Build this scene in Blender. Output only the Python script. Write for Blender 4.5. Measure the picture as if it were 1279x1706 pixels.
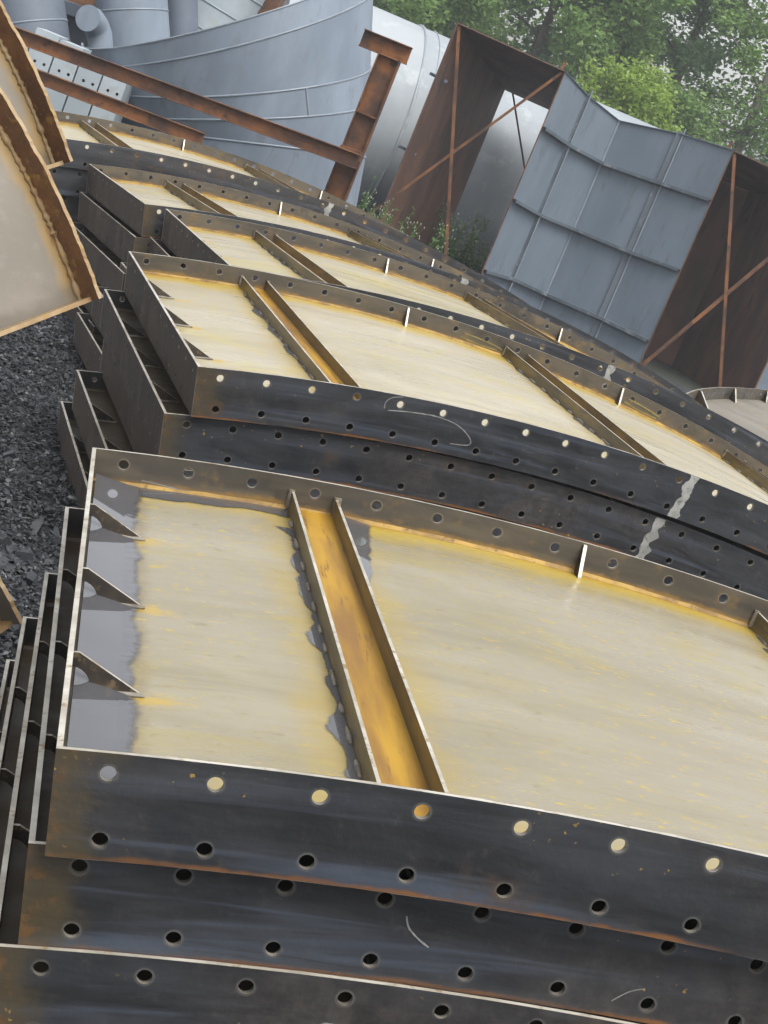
import bpy, bmesh, math, random
from mathutils import Vector, Matrix, noise as mnoise
random.seed(7)
for o in list(bpy.data.objects): bpy.data.objects.remove(o)
scene = bpy.context.scene
COL = scene.collection
rad = math.radians

# ------------------------------------------------------------------ camera
PITCH, ROLL, FPX = rad(12.009), rad(22.552), 3037.0
CAMP = Vector((0, 0, 1.8))
FW = Vector((0, math.cos(PITCH), -math.sin(PITCH)))
R0 = Vector((1, 0, 0)); U0 = Vector((0, math.sin(PITCH), math.cos(PITCH)))
RG = math.cos(ROLL) * R0 + math.sin(ROLL) * U0
UP = -math.sin(ROLL) * R0 + math.cos(ROLL) * U0
cd = bpy.data.cameras.new('camera'); cam = bpy.data.objects.new('camera', cd); COL.objects.link(cam)
cd.sensor_fit = 'VERTICAL'; cd.sensor_height = 24.0; cd.lens = FPX / 1706 * 24.0
cd.clip_start = 0.05; cd.clip_end = 600
m = Matrix.Identity(4)
for i in range(3):
    m[i][0] = RG[i]; m[i][1] = UP[i]; m[i][2] = -FW[i]; m[i][3] = CAMP[i]
cam.matrix_world = m
scene.camera = cam

# ------------------------------------------------------------------ light
SUN_EL, SUN_AZ = rad(58), rad(150)     # azimuth clockwise from +Y
world = bpy.data.worlds.new('World'); scene.world = world; world.use_nodes = True
nt = world.node_tree; nt.nodes.clear()
sky = nt.nodes.new('ShaderNodeTexSky'); sky.sky_type = 'NISHITA'; sky.sun_disc = False
sky.sun_elevation = SUN_EL; sky.sun_rotation = SUN_AZ; sky.dust_density = 4.0; sky.air_density = 1.2
hsv = nt.nodes.new('ShaderNodeHueSaturation'); hsv.inputs['Saturation'].default_value = 0.19
bg = nt.nodes.new('ShaderNodeBackground'); bg.inputs['Strength'].default_value = 0.15
wo = nt.nodes.new('ShaderNodeOutputWorld')
nt.links.new(sky.outputs[0], hsv.inputs['Color']); nt.links.new(hsv.outputs[0], bg.inputs[0]); nt.links.new(bg.outputs[0], wo.inputs[0])
sd = bpy.data.lights.new('sun', 'SUN'); sd.energy = 1.3; sd.angle = rad(30); sd.color = (1.0, 0.97, 0.92)
so = bpy.data.objects.new('sun', sd); COL.objects.link(so)
sdir = Vector((math.sin(SUN_AZ) * math.cos(SUN_EL), math.cos(SUN_AZ) * math.cos(SUN_EL), math.sin(SUN_EL)))
so.rotation_euler = sdir.to_track_quat('Z', 'Y').to_euler(); so.location = (0, 0, 20)
vs = scene.view_settings
vs.view_transform = 'Standard'; vs.look = 'None'; vs.gamma = 1.0; vs.use_curve_mapping = False; vs.exposure = 0.8
scene.render.engine = 'CYCLES'
scene.cycles.max_bounces = 6; scene.cycles.diffuse_bounces = 3; scene.cycles.glossy_bounces = 3; scene.cycles.transmission_bounces = 2
scene.render.resolution_x, scene.render.resolution_y = 768, 1024


# ------------------------------------------------------------------ helpers
def ray(u, v): return FW + (u - 639.5) / FPX * RG - (v - 853) / FPX * UP
def px(u, v, Z): return CAMP + Z * ray(u, v)                    # point at depth Z
def py(u, v, Y): d = ray(u, v); return CAMP + d * ((Y - CAMP.y) / d.y)   # on the plane y = Y
def pz(u, v, z): d = ray(u, v); return CAMP + d * ((z - CAMP.z) / d.z)   # on the plane z = z

def tag(o, label=None, cat=None, group=None, kind=None):
    if label: o['label'] = label
    if cat: o['category'] = cat
    if group: o['group'] = group
    if kind: o['kind'] = kind
    return o

def empty(name, loc=(0, 0, 0), label=None, cat=None, group=None):
    o = bpy.data.objects.new(name, None); COL.objects.link(o); o.location = loc; o.empty_display_size = 0.1
    return tag(o, label, cat, group, 'thing')

def link(name, mesh, parent=None):
    o = bpy.data.objects.new(name, mesh); COL.objects.link(o)
    if parent: o.parent = parent
    return o

class MB:
    """collects vertices and faces, builds one mesh"""
    def __init__(self): self.v = []; self.f = []; self.m = []
    def vert(self, p): self.v.append(tuple(p)); return len(self.v) - 1
    def face(self, idx, mi=0): self.f.append(tuple(idx)); self.m.append(mi)
    def poly(self, pts, mi=0): self.face([self.vert(p) for p in pts], mi)
    def box(self, c, ax, ay, az, mi=0):
        c = Vector(c); ids = []
        for sx in (-1, 1):
            for sy in (-1, 1):
                for sz in (-1, 1): ids.append(self.vert(c + ax * sx + ay * sy + az * sz))
        for q in ((0, 1, 3, 2), (4, 6, 7, 5), (0, 4, 5, 1), (2, 3, 7, 6), (0, 2, 6, 4), (1, 5, 7, 3)):
            self.face([ids[i] for i in q], mi)
    def abox(self, x0, x1, y0, y1, z0, z1, mi=0):
        self.box(((x0 + x1) / 2, (y0 + y1) / 2, (z0 + z1) / 2), Vector(((x1 - x0) / 2, 0, 0)), Vector((0, (y1 - y0) / 2, 0)), Vector((0, 0, (z1 - z0) / 2)), mi)
    def bar(self, p0, p1, w, h, up=Vector((0, 0, 1)), mi=0):
        p0 = Vector(p0); p1 = Vector(p1); d = (p1 - p0); t = d.normalized(); s = t.cross(up).normalized(); n = s.cross(t)
        self.box((p0 + p1) / 2, d / 2, s * (w / 2), n * (h / 2), mi)
    def tube(self, pts, rs, n=8, mi=0, cap=True):
        rings = []
        pts = [Vector(p) for p in pts]
        ref = Vector((0.31, 0.2, 0.93))
        for i, p in enumerate(pts):
            t = (pts[min(i + 1, len(pts) - 1)] - pts[max(i - 1, 0)]).normalized()
            a = t.cross(ref)
            if a.length < 1e-3: a = t.cross(Vector((1, 0, 0)))
            a.normalize(); b = t.cross(a); r = rs[i] if hasattr(rs, '__len__') else rs
            rings.append([self.vert(p + (a * math.cos(2 * math.pi * k / n) + b * math.sin(2 * math.pi * k / n)) * r) for k in range(n)])
        for i in range(len(rings) - 1):
            for k in range(n): self.face((rings[i][k], rings[i][(k + 1) % n], rings[i + 1][(k + 1) % n], rings[i + 1][k]), mi)
        if cap: self.face(rings[0][::-1], mi); self.face(rings[-1], mi)
    def mesh(self, name, mats, smooth=False, weld=0.0, bevel=0.0, angle=35):
        me = bpy.data.meshes.new(name); me.from_pydata(self.v, [], self.f)
        for mt in (mats if isinstance(mats, (list, tuple)) else [mats]): me.materials.append(mt)
        me.polygons.foreach_set('material_index', self.m)
        bm = bmesh.new(); bm.from_mesh(me)
        if weld: bmesh.ops.remove_doubles(bm, verts=bm.verts, dist=weld)
        bmesh.ops.recalc_face_normals(bm, faces=bm.faces)
        if bevel:
            eds = [e for e in bm.edges if len(e.link_faces) == 2 and e.calc_face_angle(0) > 0.6]
            bmesh.ops.bevel(bm, geom=eds, offset=bevel, segments=1, affect='EDGES', clamp_overlap=True)
        bm.to_mesh(me); bm.free()
        if smooth: me.polygons.foreach_set('use_smooth', [True] * len(me.polygons)); 
        if smooth and angle: me.set_sharp_from_angle(angle=rad(angle))
        me.update(); return me
    def obj(self, name, mats, parent=None, **k):
        return link(name, self.mesh(name, mats, **k), parent)

def ibeam(mb, p0, p1, h, w, tf, tw, up):
    p0 = Vector(p0); p1 = Vector(p1); t = (p1 - p0).normalized(); s = t.cross(Vector(up)).normalized(); n = s.cross(t)
    mb.bar(p0 + n * (h / 2 - tf / 2), p1 + n * (h / 2 - tf / 2), w, tf, n)
    mb.bar(p0 - n * (h / 2 - tf / 2), p1 - n * (h / 2 - tf / 2), w, tf, n)
    mb.bar(p0, p1, tw, h - 2 * tf, n)

# ------------------------------------------------------------------ materials
def newmat(name):
    mt = bpy.data.materials.new(name); mt.use_nodes = True; t = mt.node_tree
    return mt, t, t.nodes['Principled BSDF']

class NG:
    """tiny node builder"""
    def __init__(self, t, jitter=True, arc=False):
        self.t = t; tc = t.nodes.new('ShaderNodeTexCoord'); self.obj = tc.outputs['Object']
        if arc:      # unroll the panel's arc: along, across, height
            q = self.sep(self.obj); zz = self.math('ADD', q[2], R)
            th = self.math('MULTIPLY', self.math('ARCTAN2', q[0], zz), R)
            rr = self.math('SUBTRACT', self.math('SQRT', self.math('ADD', self.math('MULTIPLY', q[0], q[0]), self.math('MULTIPLY', zz, zz))), R)
            self.obj = self.comb(th, q[1], rr)
        if jitter:
            oi = t.nodes.new('ShaderNodeObjectInfo')
            mul = self.vmath('MULTIPLY', self.comb(oi.outputs['Random'], oi.outputs['Random'], oi.outputs['Random']), (37.0, 19.0, 53.0))
            self.co = self.vmath('ADD', self.obj, mul)
            self.rnd = oi.outputs['Random']
        else: self.co = self.obj
    def put(self, sock, val):
        if hasattr(val, 'is_output'): self.t.links.new(val, sock)
        elif val is not None: sock.default_value = val
    def comb(self, a, b, c):
        n = self.t.nodes.new('ShaderNodeCombineXYZ')
        for s, x in zip(n.inputs, (a, b, c)): self.put(s, x)
        return n.outputs[0]
    def sep(self, v):
        n = self.t.nodes.new('ShaderNodeSeparateXYZ'); self.put(n.inputs[0], v); return n.outputs
    def vmath(self, op, a, b):
        n = self.t.nodes.new('ShaderNodeVectorMath'); n.operation = op; self.put(n.inputs[0], a); self.put(n.inputs[1], b); return n.outputs[0]
    def math(self, op, a, b=0.0, clamp=False):
        n = self.t.nodes.new('ShaderNodeMath'); n.operation = op; n.use_clamp = clamp; self.put(n.inputs[0], a); self.put(n.inputs[1], b); return n.outputs[0]
    def noise(self, scale, detail=4, rough=0.55, stretch=None, co=None, dist=0.0):
        n = self.t.nodes.new('ShaderNodeTexNoise'); n.inputs['Scale'].default_value = scale; n.inputs['Detail'].default_value = min(detail, 4)
        n.inputs['Roughness'].default_value = rough; n.inputs['Distortion'].default_value = dist
        c = co or self.co
        if stretch: c = self.vmath('MULTIPLY', c, stretch)
        self.put(n.inputs['Vector'], c); return n.outputs[0]
    def step(self, x, a, b, lo=0.0, hi=1.0):
        n = self.t.nodes.new('ShaderNodeMapRange'); n.interpolation_type = 'SMOOTHSTEP'; n.clamp = True
        self.put(n.inputs[0], x); n.inputs[1].default_value = a; n.inputs[2].default_value = b; n.inputs[3].default_value = lo; n.inputs[4].default_value = hi
        return n.outputs[0]
    def mix(self, fac, a, b):
        n = self.t.nodes.new('ShaderNodeMix'); n.data_type = 'RGBA'; self.put(n.inputs[0], fac)
        for s, x in ((n.inputs[6], a), (n.inputs[7], b)):
            if isinstance(x, tuple): x = (*x, 1.0) if len(x) == 3 else x
            self.put(s, x)
        return n.outputs[2]
    def bump(self, h, strength=0.2, dist=0.01):
        n = self.t.nodes.new('ShaderNodeBump'); n.inputs['Strength'].default_value = strength; n.inputs['Distance'].default_value = dist
        self.put(n.inputs['Height'], h); return n.outputs[0]

D = 0.15                      # bolt spacing
RN, LN = 47.993, 11.786       # arc radius and panel length in bolt spacings
R, L = RN * D, LN * D
HT, HU, HP = 0.5492 * D, 0.3412 * D, 0.0213 * D
TH = 0.009

def hole_dist(g):
    """distance from the nearest bolt hole, in the unrolled flange"""
    q = g.sep(g.obj)
    fx = g.math('MULTIPLY', g.math('SUBTRACT', g.math('FRACT', g.math('ADD', g.math('DIVIDE', q[0], D), .5)), .5), D)
    fh = g.math('SUBTRACT', g.math('ABSOLUTE', q[2]), HU)
    return g.math('SQRT', g.math('ADD', g.math('MULTIPLY', fx, fx), g.math('MULTIPLY', fh, fh))), q

def make_mill():
    mt, t, b = newmat('mill_scale_steel'); g = NG(t, True, True)
    hd, q = hole_dist(g)
    n1 = g.noise(2.2, 4, 0.62, (0.9, 0.9, 5.0), dist=.4); n2 = g.noise(1.4, 4, 0.6, (0.7, 0.7, 13.0), dist=.6); n3 = g.noise(7.0, 4, 0.7); n5 = g.noise(1.3, 3)
    n6 = g.noise(26.0, 4, .7)
    c = g.mix(g.step(n1, .3, .7), (.0105, .011, .0125), (.034, .036, .041))
    c = g.mix(g.math('MULTIPLY', g.step(n2, .50, .68), .85), c, (.050, .061, .082))          # blue rolling bands
    c = g.mix(g.math('MULTIPLY', g.step(n6, .55, .8), .5), c, (.060, .058, .056))            # dusty scuffs
    c = g.mix(g.math('MULTIPLY', g.math('MULTIPLY', g.step(n3, .52, .66), g.step(n5, .52, .66)), .8), c, (.058, .034, .020))   # brown stains
    c = g.mix(g.math('MULTIPLY', g.step(n6, .60, .72), g.step(n5, .40, .30)), c, (.080, .073, .063))
    c = g.mix(g.step(g.noise(.9, 3, .6), .46, .62, 0, .7), c, g.mix(g.step(n6, .35, .65), (.022, .019, .017), (.052, .045, .039)))    # browner, duller areas
    ends = g.math('SUBTRACT', 11.5 * D, g.math('ABSOLUTE', q[0]))
    ends = g.math('ADD', ends, g.math('MULTIPLY', g.math('SUBTRACT', n3, .5), .25))
    c = g.mix(g.math('MULTIPLY', g.step(ends, .10, .02), .75), c, (.060, .045, .022))         # olive rust at the corners
    c = g.mix(g.math('MULTIPLY', g.step(ends, .035, .0), g.step(n6, .48, .6)), c, (.095, .052, .020))
    lo = g.math('ADD', g.math('ADD', q[2], HT), g.math('MULTIPLY', g.math('SUBTRACT', n3, .5), .03))
    c = g.mix(g.math('MULTIPLY', g.step(lo, .009, .0), g.step(n5, .40, .55)), c, (.15, .065, .022))   # rusty lower edge
    ring = g.math('MULTIPLY', g.step(hd, .0165, .0135), g.step(n6, .36, .5))
    c = g.mix(g.math('MULTIPLY', ring, .5), c, (.11, .105, .095))                            # burr round the holes
    hw = g.math('ADD', hd, g.math('MULTIPLY', g.math('SUBTRACT', n3, .5), .05))
    c = g.mix(g.math('MULTIPLY', g.math('MULTIPLY', g.step(hw, .03, .016), g.step(n5, .58, .64)), .7), c, (.070, .042, .022))
    n4 = g.noise(75.0, 2, .5)
    c = g.mix(g.math('MULTIPLY', g.step(n4, .69, .74), g.step(n1, .5, .60)), c, (.26, .17, .04))
    g.put(b.inputs['Base Color'], c)
    g.put(b.inputs['Roughness'], g.step(n3, .3, .7, .36, .58)); b.inputs['Specular IOR Level'].default_value = .45
    g.put(b.inputs['Normal'], g.bump(g.math('ADD', g.math('MULTIPLY', n1, 2.0), g.math('ADD', n3, g.math('MULTIPLY', n6, .7))), .22, .006))
    return mt

def make_inner(base=(.088, .072, .050), dark=(.042, .036, .028), stain=(.13, .085, .03)):
    mt, t, b = newmat('inner_flange_steel'); g = NG(t, True, True)
    hd, q = hole_dist(g)
    n1 = g.noise(2.5, 4, 0.62, (0.9, 0.9, 5.0), dist=.4); n2 = g.noise(9.0, 4, .7); n3 = g.noise(3.1, 4, .7)
    c = g.mix(g.step(n1, .3, .68), dark, base)
    c = g.mix(g.math('MULTIPLY', g.step(n2, .52, .68), .7), c, stain)
    c = g.mix(g.math('MULTIPLY', g.step(n3, .56, .68), .85), c, tuple(x * .6 for x in dark))
    lo = g.math('ADD', g.math('SUBTRACT', q[2], HP), g.math('MULTIPLY', g.math('SUBTRACT', n2, .5), .05))
    c = g.mix(g.math('MULTIPLY', g.step(lo, .020, .006), .8), c, tuple(x * y for x, y in zip(stain, (1.7, 1.5, 1.0))))
    ring = g.math('MULTIPLY', g.step(hd, .0165, .0135), g.step(n2, .36, .5))
    c = g.mix(g.math('MULTIPLY', ring, .6), c, tuple(x * 1.7 for x in base))
    g.put(b.inputs['Base Color'], c); g.put(b.inputs['Roughness'], g.step(n2, .3, .7, .38, .60))
    g.put(b.inputs['Normal'], g.bump(g.noise(40, 4), .14, .004))
    return mt

def make_plate(name, k, amp=1.0):
    mt, t, b = newmat(name)
    sc = lambda c: tuple(x * q for x, q in zip(c, k)); g = NG(t)
    co = g.sep(g.obj); x, y = co[0], co[1]
    st = g.noise(1.3, 4, .62, (1.0, 2.0, 1.0), dist=.5); fine = g.noise(17.0, 4, .75, (1.0, 1.7, 1.0)); big = g.noise(.9, 4)
    gr = g.noise(160.0, 3, .7, (1.0, 1.6, 1.0))
    c = g.mix(g.step(st, .28, .72), sc((.220, .196, .135)), sc((.295, .272, .212)))
    c = g.mix(g.math('MULTIPLY', g.step(fine, .48, .72), .5 * amp), c, sc((.25, .205, .11)))
    c = g.mix(g.math('MULTIPLY', g.step(gr, .5, .75), .4 * amp), c, sc((.36, .33, .265)))
    c = g.mix(g.math('MULTIPLY', g.step(big, .46, .66), .6), c, sc((.265, .245, .20)))
    wash = g.math('MULTIPLY', g.step(g.noise(1.7, 4, .7, (.8, 1.7, 1.0), dist=.8), .50, .66), .5)
    if k[0] < 1.2:      # brown drying line where the rain water stands
        xb = g.math('ABSOLUTE', g.math('SUBTRACT', x, R * math.sin((1.27 - 12) / RN)))
        c = g.mix(g.step(g.math('ADD', xb, g.math('MULTIPLY', g.math('SUBTRACT', fine, .5), .07)), .03, .002, 0, .55), c, (.16, .115, .05))
    c = g.mix(wash, c, sc((.29, .245, .085)))
    c = g.mix(g.step(fine, .62, .70, 0, .55 * amp), c, sc((.17, .14, .085)))
    rn = g.noise(3.2, 4, .7, (.35, 2.6, 1.0)); c = g.mix(g.step(rn, .58, .70, 0, .45), c, sc((.20, .18, .14)))
    wob = g.math('MULTIPLY', g.math('SUBTRACT', g.noise(4.0, 4, .7), .5), .26)
    ed = g.math('MINIMUM', g.math('SUBTRACT', y, 0.0), g.math('SUBTRACT', L, y))
    ed = g.math('ADD', ed, wob)
    c = g.mix(g.math('MULTIPLY', g.step(ed, .19, .04), .78), c, (.40, .285, .035))
    c = g.mix(g.math('MULTIPLY', g.step(ed, .05, .005), .85), c, (.32, .19, .020))
    for s in (4.0, 12.0, 20.0):        # run-off beside each channel
        xc = R * math.sin((s - 12) / RN)
        dx = g.math('ADD', g.math('ABSOLUTE', g.math('SUBTRACT', x, xc)), g.math('MULTIPLY', wob, 1.0))
        c = g.mix(g.math('MULTIPLY', g.step(dx, .17, .06), .6), c, (.34, .245, .045))
    ye = g.math('MULTIPLY', g.step(g.noise(30.0, 4, .75, (1.0, 2.6, 1.0)), .58, .66), g.step(big, .40, .58))
    c = g.mix(g.math('MULTIPLY', ye, .95), c, (.42, .31, .03))
    c = g.mix(g.step(gr, .66, .72, 0, .55 * amp), c, sc((.13, .095, .05)))
    # yellow bleed at the toes of the end gussets
    for yg in (2.87, 5.88, 8.85):
        dd = g.math('ADD', g.math('ABSOLUTE', g.math('SUBTRACT', y, yg * D - .01)), g.math('MULTIPLY', g.math('ABSOLUTE', g.math('SUBTRACT', x, R * math.sin((1.45 - 12) / RN))), .5))
        dd = g.math('ADD', dd, g.math('MULTIPLY', g.math('SUBTRACT', fine, .5), .13))
        c = g.mix(g.math('MULTIPLY', g.step(dd, .04, .005), .75), c, (.40, .27, .03))
    g.put(b.inputs['Base Color'], c)
    g.put(b.inputs['Roughness'], g.step(rn, .3, .7, .24, .48))
    g.put(b.inputs['Normal'], g.bump(g.math('ADD', g.noise(2.5, 3), g.math('MULTIPLY', gr, .05)), .10, .02))
    return mt

def simple(name, c0, c1, rough=.5, scale=4.0, metal=0.0, stretch=None, c2=None, bump=.1, spots=None, r2=None, jitter=True, bscale=30):
    mt, t, b = newmat(name); g = NG(t, jitter)
    n = g.noise(scale, 6, .62, stretch)
    c = g.mix(g.step(n, .33, .67), c0, c1)
    if c2: c = g.mix(g.step(g.noise(scale * 2.7, 7, .7, stretch), .55, .68), c, c2)
    if spots: c = g.mix(g.step(g.noise(scale * 9, 3), .70, .74), c, spots)
    g.put(b.inputs['Base Color'], c); b.inputs['Metallic'].default_value = metal
    if r2: g.put(b.inputs['Roughness'], g.step(n, .3, .7, rough, r2))
    else: b.inputs['Roughness'].default_value = rough
    if bump: g.put(b.inputs['Normal'], g.bump(g.noise(bscale, 5, .6), bump, .006))
    return mt

M = {}
M['mill'] = make_mill()
M['inner'] = make_inner()
M['plate'] = make_plate('weathered_plate', (1.0, .97, .90))
M['plate_dry'] = make_plate('pale_dry_plate', (1.42, 1.40, 1.38), .45)
M['edge'] = simple('cut_steel_edge', (.33, .30, .24), (.56, .53, .46), .34, 9.0, .2, c2=(.24, .17, .08))
M['bore'] = simple('bolt_hole_bore', (.10, .09, .075), (.22, .20, .17), .45, 12.0)
M['endout'] = simple('brown_scale_steel', (.052, .040, .033), (.110, .082, .062), .5, 3.5, stretch=(1, 4.0, .7), c2=(.026, .024, .025), spots=(.22, .18, .12), r2=.62)
M['chan'] = simple('channel_leg_steel', (.075, .056, .028), (.165, .118, .042), .45, 5.0, stretch=(1, .6, 4), c2=(.055, .05, .045))
M['ochre'] = simple('ochre_rusted_floor', (.22, .105, .010), (.42, .24, .020), .40, 3.0, stretch=(6.0, .55, 1), c2=(.17, .085, .022), r2=.6)
M['gusset'] = simple('gusset_steel', (.016, .012, .009), (.048, .036, .024), .45, 14.0, c2=(.12, .085, .045))
M['weld'] = simple('weld_metal', (.07, .06, .045), (.20, .18, .14), .5, 26.0, .0, c2=(.20, .14, .045))
M['ground_weld'] = simple('ground_weld_steel', (.22, .22, .20), (.36, .355, .33), .4, 14.0, .1, c2=(.12, .115, .11))
M['chalk'] = simple('chalk', (.14, .14, .135), (.24, .24, .23), .9, 40.0)
M['yellow'] = simple('yellow_paint', (.15, .12, .03), (.22, .18, .05), .6, 30.0)
M['fillet'] = simple('rusted_fillet_weld', (.15, .085, .022), (.34, .21, .04), .55, 11.0, c2=(.10, .05, .018), bump=.3)
M['rust'] = simple('rusty_steel', (.050, .020, .010), (.19, .072, .018), .62, 3.2, c2=(.030, .016, .011), spots=(.20, .085, .022), bump=.3, r2=.75)
M['rustdark'] = simple('rust_brown_sheet', (.055, .030, .023), (.125, .062, .038), .72, 1.8, stretch=(1.5, 1.5, .45), c2=(.036, .026, .026), spots=(.17, .075, .03), bump=.15)
M['rustflange'] = simple('flaking_rust', (.10, .044, .018), (.20, .092, .032), .7, 7.0, c2=(.29, .165, .045), spots=(.34, .26, .17), bump=.9, bscale=70)
M['rustpale'] = simple('pale_rusted_edge', (.22, .135, .055), (.33, .24, .13), .55, 8.0, c2=(.28, .17, .04), bump=.4)
M['greyplate'] = simple('dusty_bare_plate', (.150, .134, .105), (.195, .175, .145), .48, 1.8, c2=(.19, .15, .085), r2=.6)
M['bluegrey'] = simple('bluegrey_paint', (.145, .18, .225), (.195, .235, .285), .46, 1.6, stretch=(1.4, 1.4, .5), c2=(.150, .172, .20), bump=.16, bscale=2.2, r2=.58)
M['wallgrey'] = simple('ribbed_wall_paint', (.105, .135, .168), (.135, .168, .203), .5, 1.5, stretch=(1.6, 1.6, .4), c2=(.098, .120, .145), bump=.14, bscale=2.5)
M['ribgrey'] = simple('rib_paint', (.060, .076, .092), (.09, .11, .13), .5, 2.0, c2=(.16, .18, .20), bump=.05)
M['silver'] = simple('aluminium_paint', (.25, .28, .305), (.31, .34, .36), .68, .8, .0, c2=(.35, .38, .40), bump=.05, bscale=2)
M['palegrey'] = simple('pale_grey_paint', (.30, .35, .38), (.37, .42, .45), .5, 2.0, c2=(.33, .36, .37), bump=.04)
M['darkpaint'] = simple('dark_bluegrey_paint', (.085, .105, .135), (.12, .145, .18), .45, 1.2, c2=(.10, .115, .14), bump=.05)
M['bark'] = simple('bark', (.10, .085, .065), (.22, .20, .17), .9, 6.0, stretch=(1, 1, .3), bump=.4)
M['seam'] = simple('seam_bead', (.18, .215, .255), (.225, .26, .30), .45, 8.0)

def make_lean():
    mt, t, b = newmat('leaning_plate'); g = NG(t); y = g.sep(g.obj)[1]
    n = g.noise(2.0, 4, .6); n2 = g.noise(8.0, 4, .7); n3 = g.noise(24.0, 4, .7)
    c = g.mix(g.step(n, .32, .68), (.145, .128, .10), (.20, .178, .145)); c = g.mix(g.step(n3, .5, .75, 0, .5), c, (.21, .19, .16))
    d = g.math('ADD', g.math('MINIMUM', y, g.math('SUBTRACT', .385, y)), g.math('MULTIPLY', g.math('SUBTRACT', n2, .5), .09))
    c = g.mix(g.step(d, .075, .03, 0, .8), c, (.26, .165, .05)); c = g.mix(g.step(d, .03, .008, 0, .9), c, (.18, .085, .025))
    e = g.math('ADD', g.sep(g.obj)[0], g.math('MULTIPLY', g.math('SUBTRACT', n2, .5), .1))
    c = g.mix(g.step(e, .075, .02, 0, .75), c, (.10, .085, .065))
    g.put(b.inputs['Base Color'], c); g.put(b.inputs['Roughness'], g.step(n2, .3, .7, .45, .65)); g.put(b.inputs['Normal'], g.bump(n3, .1, .004))
    return mt
M['leanplate'] = make_lean()
M['covgrey'] = simple('grey_brown_steel', (.075, .062, .050), (.12, .10, .082), .55, 5.0, c2=(.09, .06, .035))
def make_water():
    mt, t, b = newmat('rain_puddle'); g = NG(t)
    c = g.mix(g.noise(5.0, 4), (.060, .060, .066), (.095, .095, .102))
    g.put(b.inputs['Base Color'], c); b.inputs['Roughness'].default_value = .03; b.inputs['IOR'].default_value = 1.7
    g.put(b.inputs['Normal'], g.bump(g.noise(3, 2), .005, .01))
    at = t.nodes.new('ShaderNodeAttribute'); at.attribute_name = 'wet'
    e = g.math('ADD', at.outputs['Fac'], g.math('MULTIPLY', g.math('SUBTRACT', g.noise(16.0, 4, .75), .5), .9))
    tr = t.nodes.new('ShaderNodeBsdfTransparent'); ms = t.nodes.new('ShaderNodeMixShader'); g.put(ms.inputs[0], g.step(e, .12, .62))
    t.links.new(tr.outputs[0], ms.inputs[1]); t.links.new(b.outputs[0], ms.inputs[2]); t.links.new(ms.outputs[0], t.nodes['Material Output'].inputs[0])
    return mt
def wet_obj(mb, wet, parent):
    me = bpy.data.meshes.new('puddle'); me.from_pydata(mb.v, [], mb.f); me.materials.append(M['water'])
    at = me.attributes.new('wet', 'FLOAT', 'POINT'); at.data.foreach_set('value', wet); me.update()
    return link('puddle', me, parent)
M['water'] = make_water()

def make_leaf(name, a, bcol, c3):
    mt, t, b = newmat(name); g = NG(t)
    ge = t.nodes.new('ShaderNodeNewGeometry')
    c = g.mix(ge.outputs['Random Per Island'], a, bcol)
    c = g.mix(g.step(g.noise(.9, 3), .42, .66), c, c3)
    g.put(b.inputs['Base Color'], c); b.inputs['Roughness'].default_value = .5
    tr = t.nodes.new('ShaderNodeBsdfTranslucent'); g.put(tr.inputs[0], c)
    ms = t.nodes.new('ShaderNodeMixShader'); ms.inputs[0].default_value = .5
    t.links.new(b.outputs[0], ms.inputs[1]); t.links.new(tr.outputs[0], ms.inputs[2])
    t.links.new(ms.outputs[0], t.nodes['Material Output'].inputs[0])
    return mt
M['leafA'] = make_leaf('leaf_mid_green', (.16, .28, .07), (.26, .40, .12), (.15, .25, .08))
M['leafB'] = make_leaf('leaf_yellow_green', (.23, .35, .06), (.34, .46, .10), (.25, .36, .07))
M['leafC'] = make_leaf('leaf_blue_green', (.14, .25, .11), (.22, .36, .17), (.17, .28, .12))
M['weedleaf'] = make_leaf('weed_leaf', (.09, .18, .04), (.15, .27, .07), (.10, .19, .05))
M['weedflower'] = simple('weed_seed_head', (.20, .22, .15), (.32, .33, .26), .8, 20)

def make_ground():
    mt, t, b = newmat('slate_ground'); g = NG(t, False)
    n = g.noise(9.0, 8, .7); n2 = g.noise(.25, 3)
    c = g.mix(g.step(n, .35, .68), (.022, .024, .028), (.075, .08, .09))
    c = g.mix(g.step(n2, .5, .65), c, (.045, .052, .036))
    g.put(b.inputs['Base Color'], c); b.inputs['Roughness'].default_value = .8
    g.put(b.inputs['Normal'], g.bump(g.noise(22, 8, .7), .9, .05))
    return mt
M['ground'] = make_ground()
def make_stone():
    mt, t, b = newmat('slate_chip'); g = NG(t, False)
    ge = t.nodes.new('ShaderNodeNewGeometry'); r = ge.outputs['Random Per Island']
    c = g.mix(r, (.009, .010, .012), (.040, .043, .050))
    c = g.mix(g.step(r, .90, .98), c, (.13, .135, .145))
    g.put(b.inputs['Base Color'], c); b.inputs['Roughness'].default_value = .55
    g.put(b.inputs['Normal'], g.bump(g.noise(60, 5), .3, .006))
    return mt
M['stone'] = make_stone()

# ------------------------------------------------------------------ ground
mb = MB(); n = 60; S = 150.0
for j in range(n + 1):
    for i in range(n + 1):
        mb.vert((-S / 2 + S * i / n, -30 + S * j / n, -0.02))
for j in range(n):
    for i in range(n):
        a = j * (n + 1) + i; mb.face((a, a + 1, a + n + 2, a + n + 1))
tag(mb.obj('ground', M['ground']), kind='structure')

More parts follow.
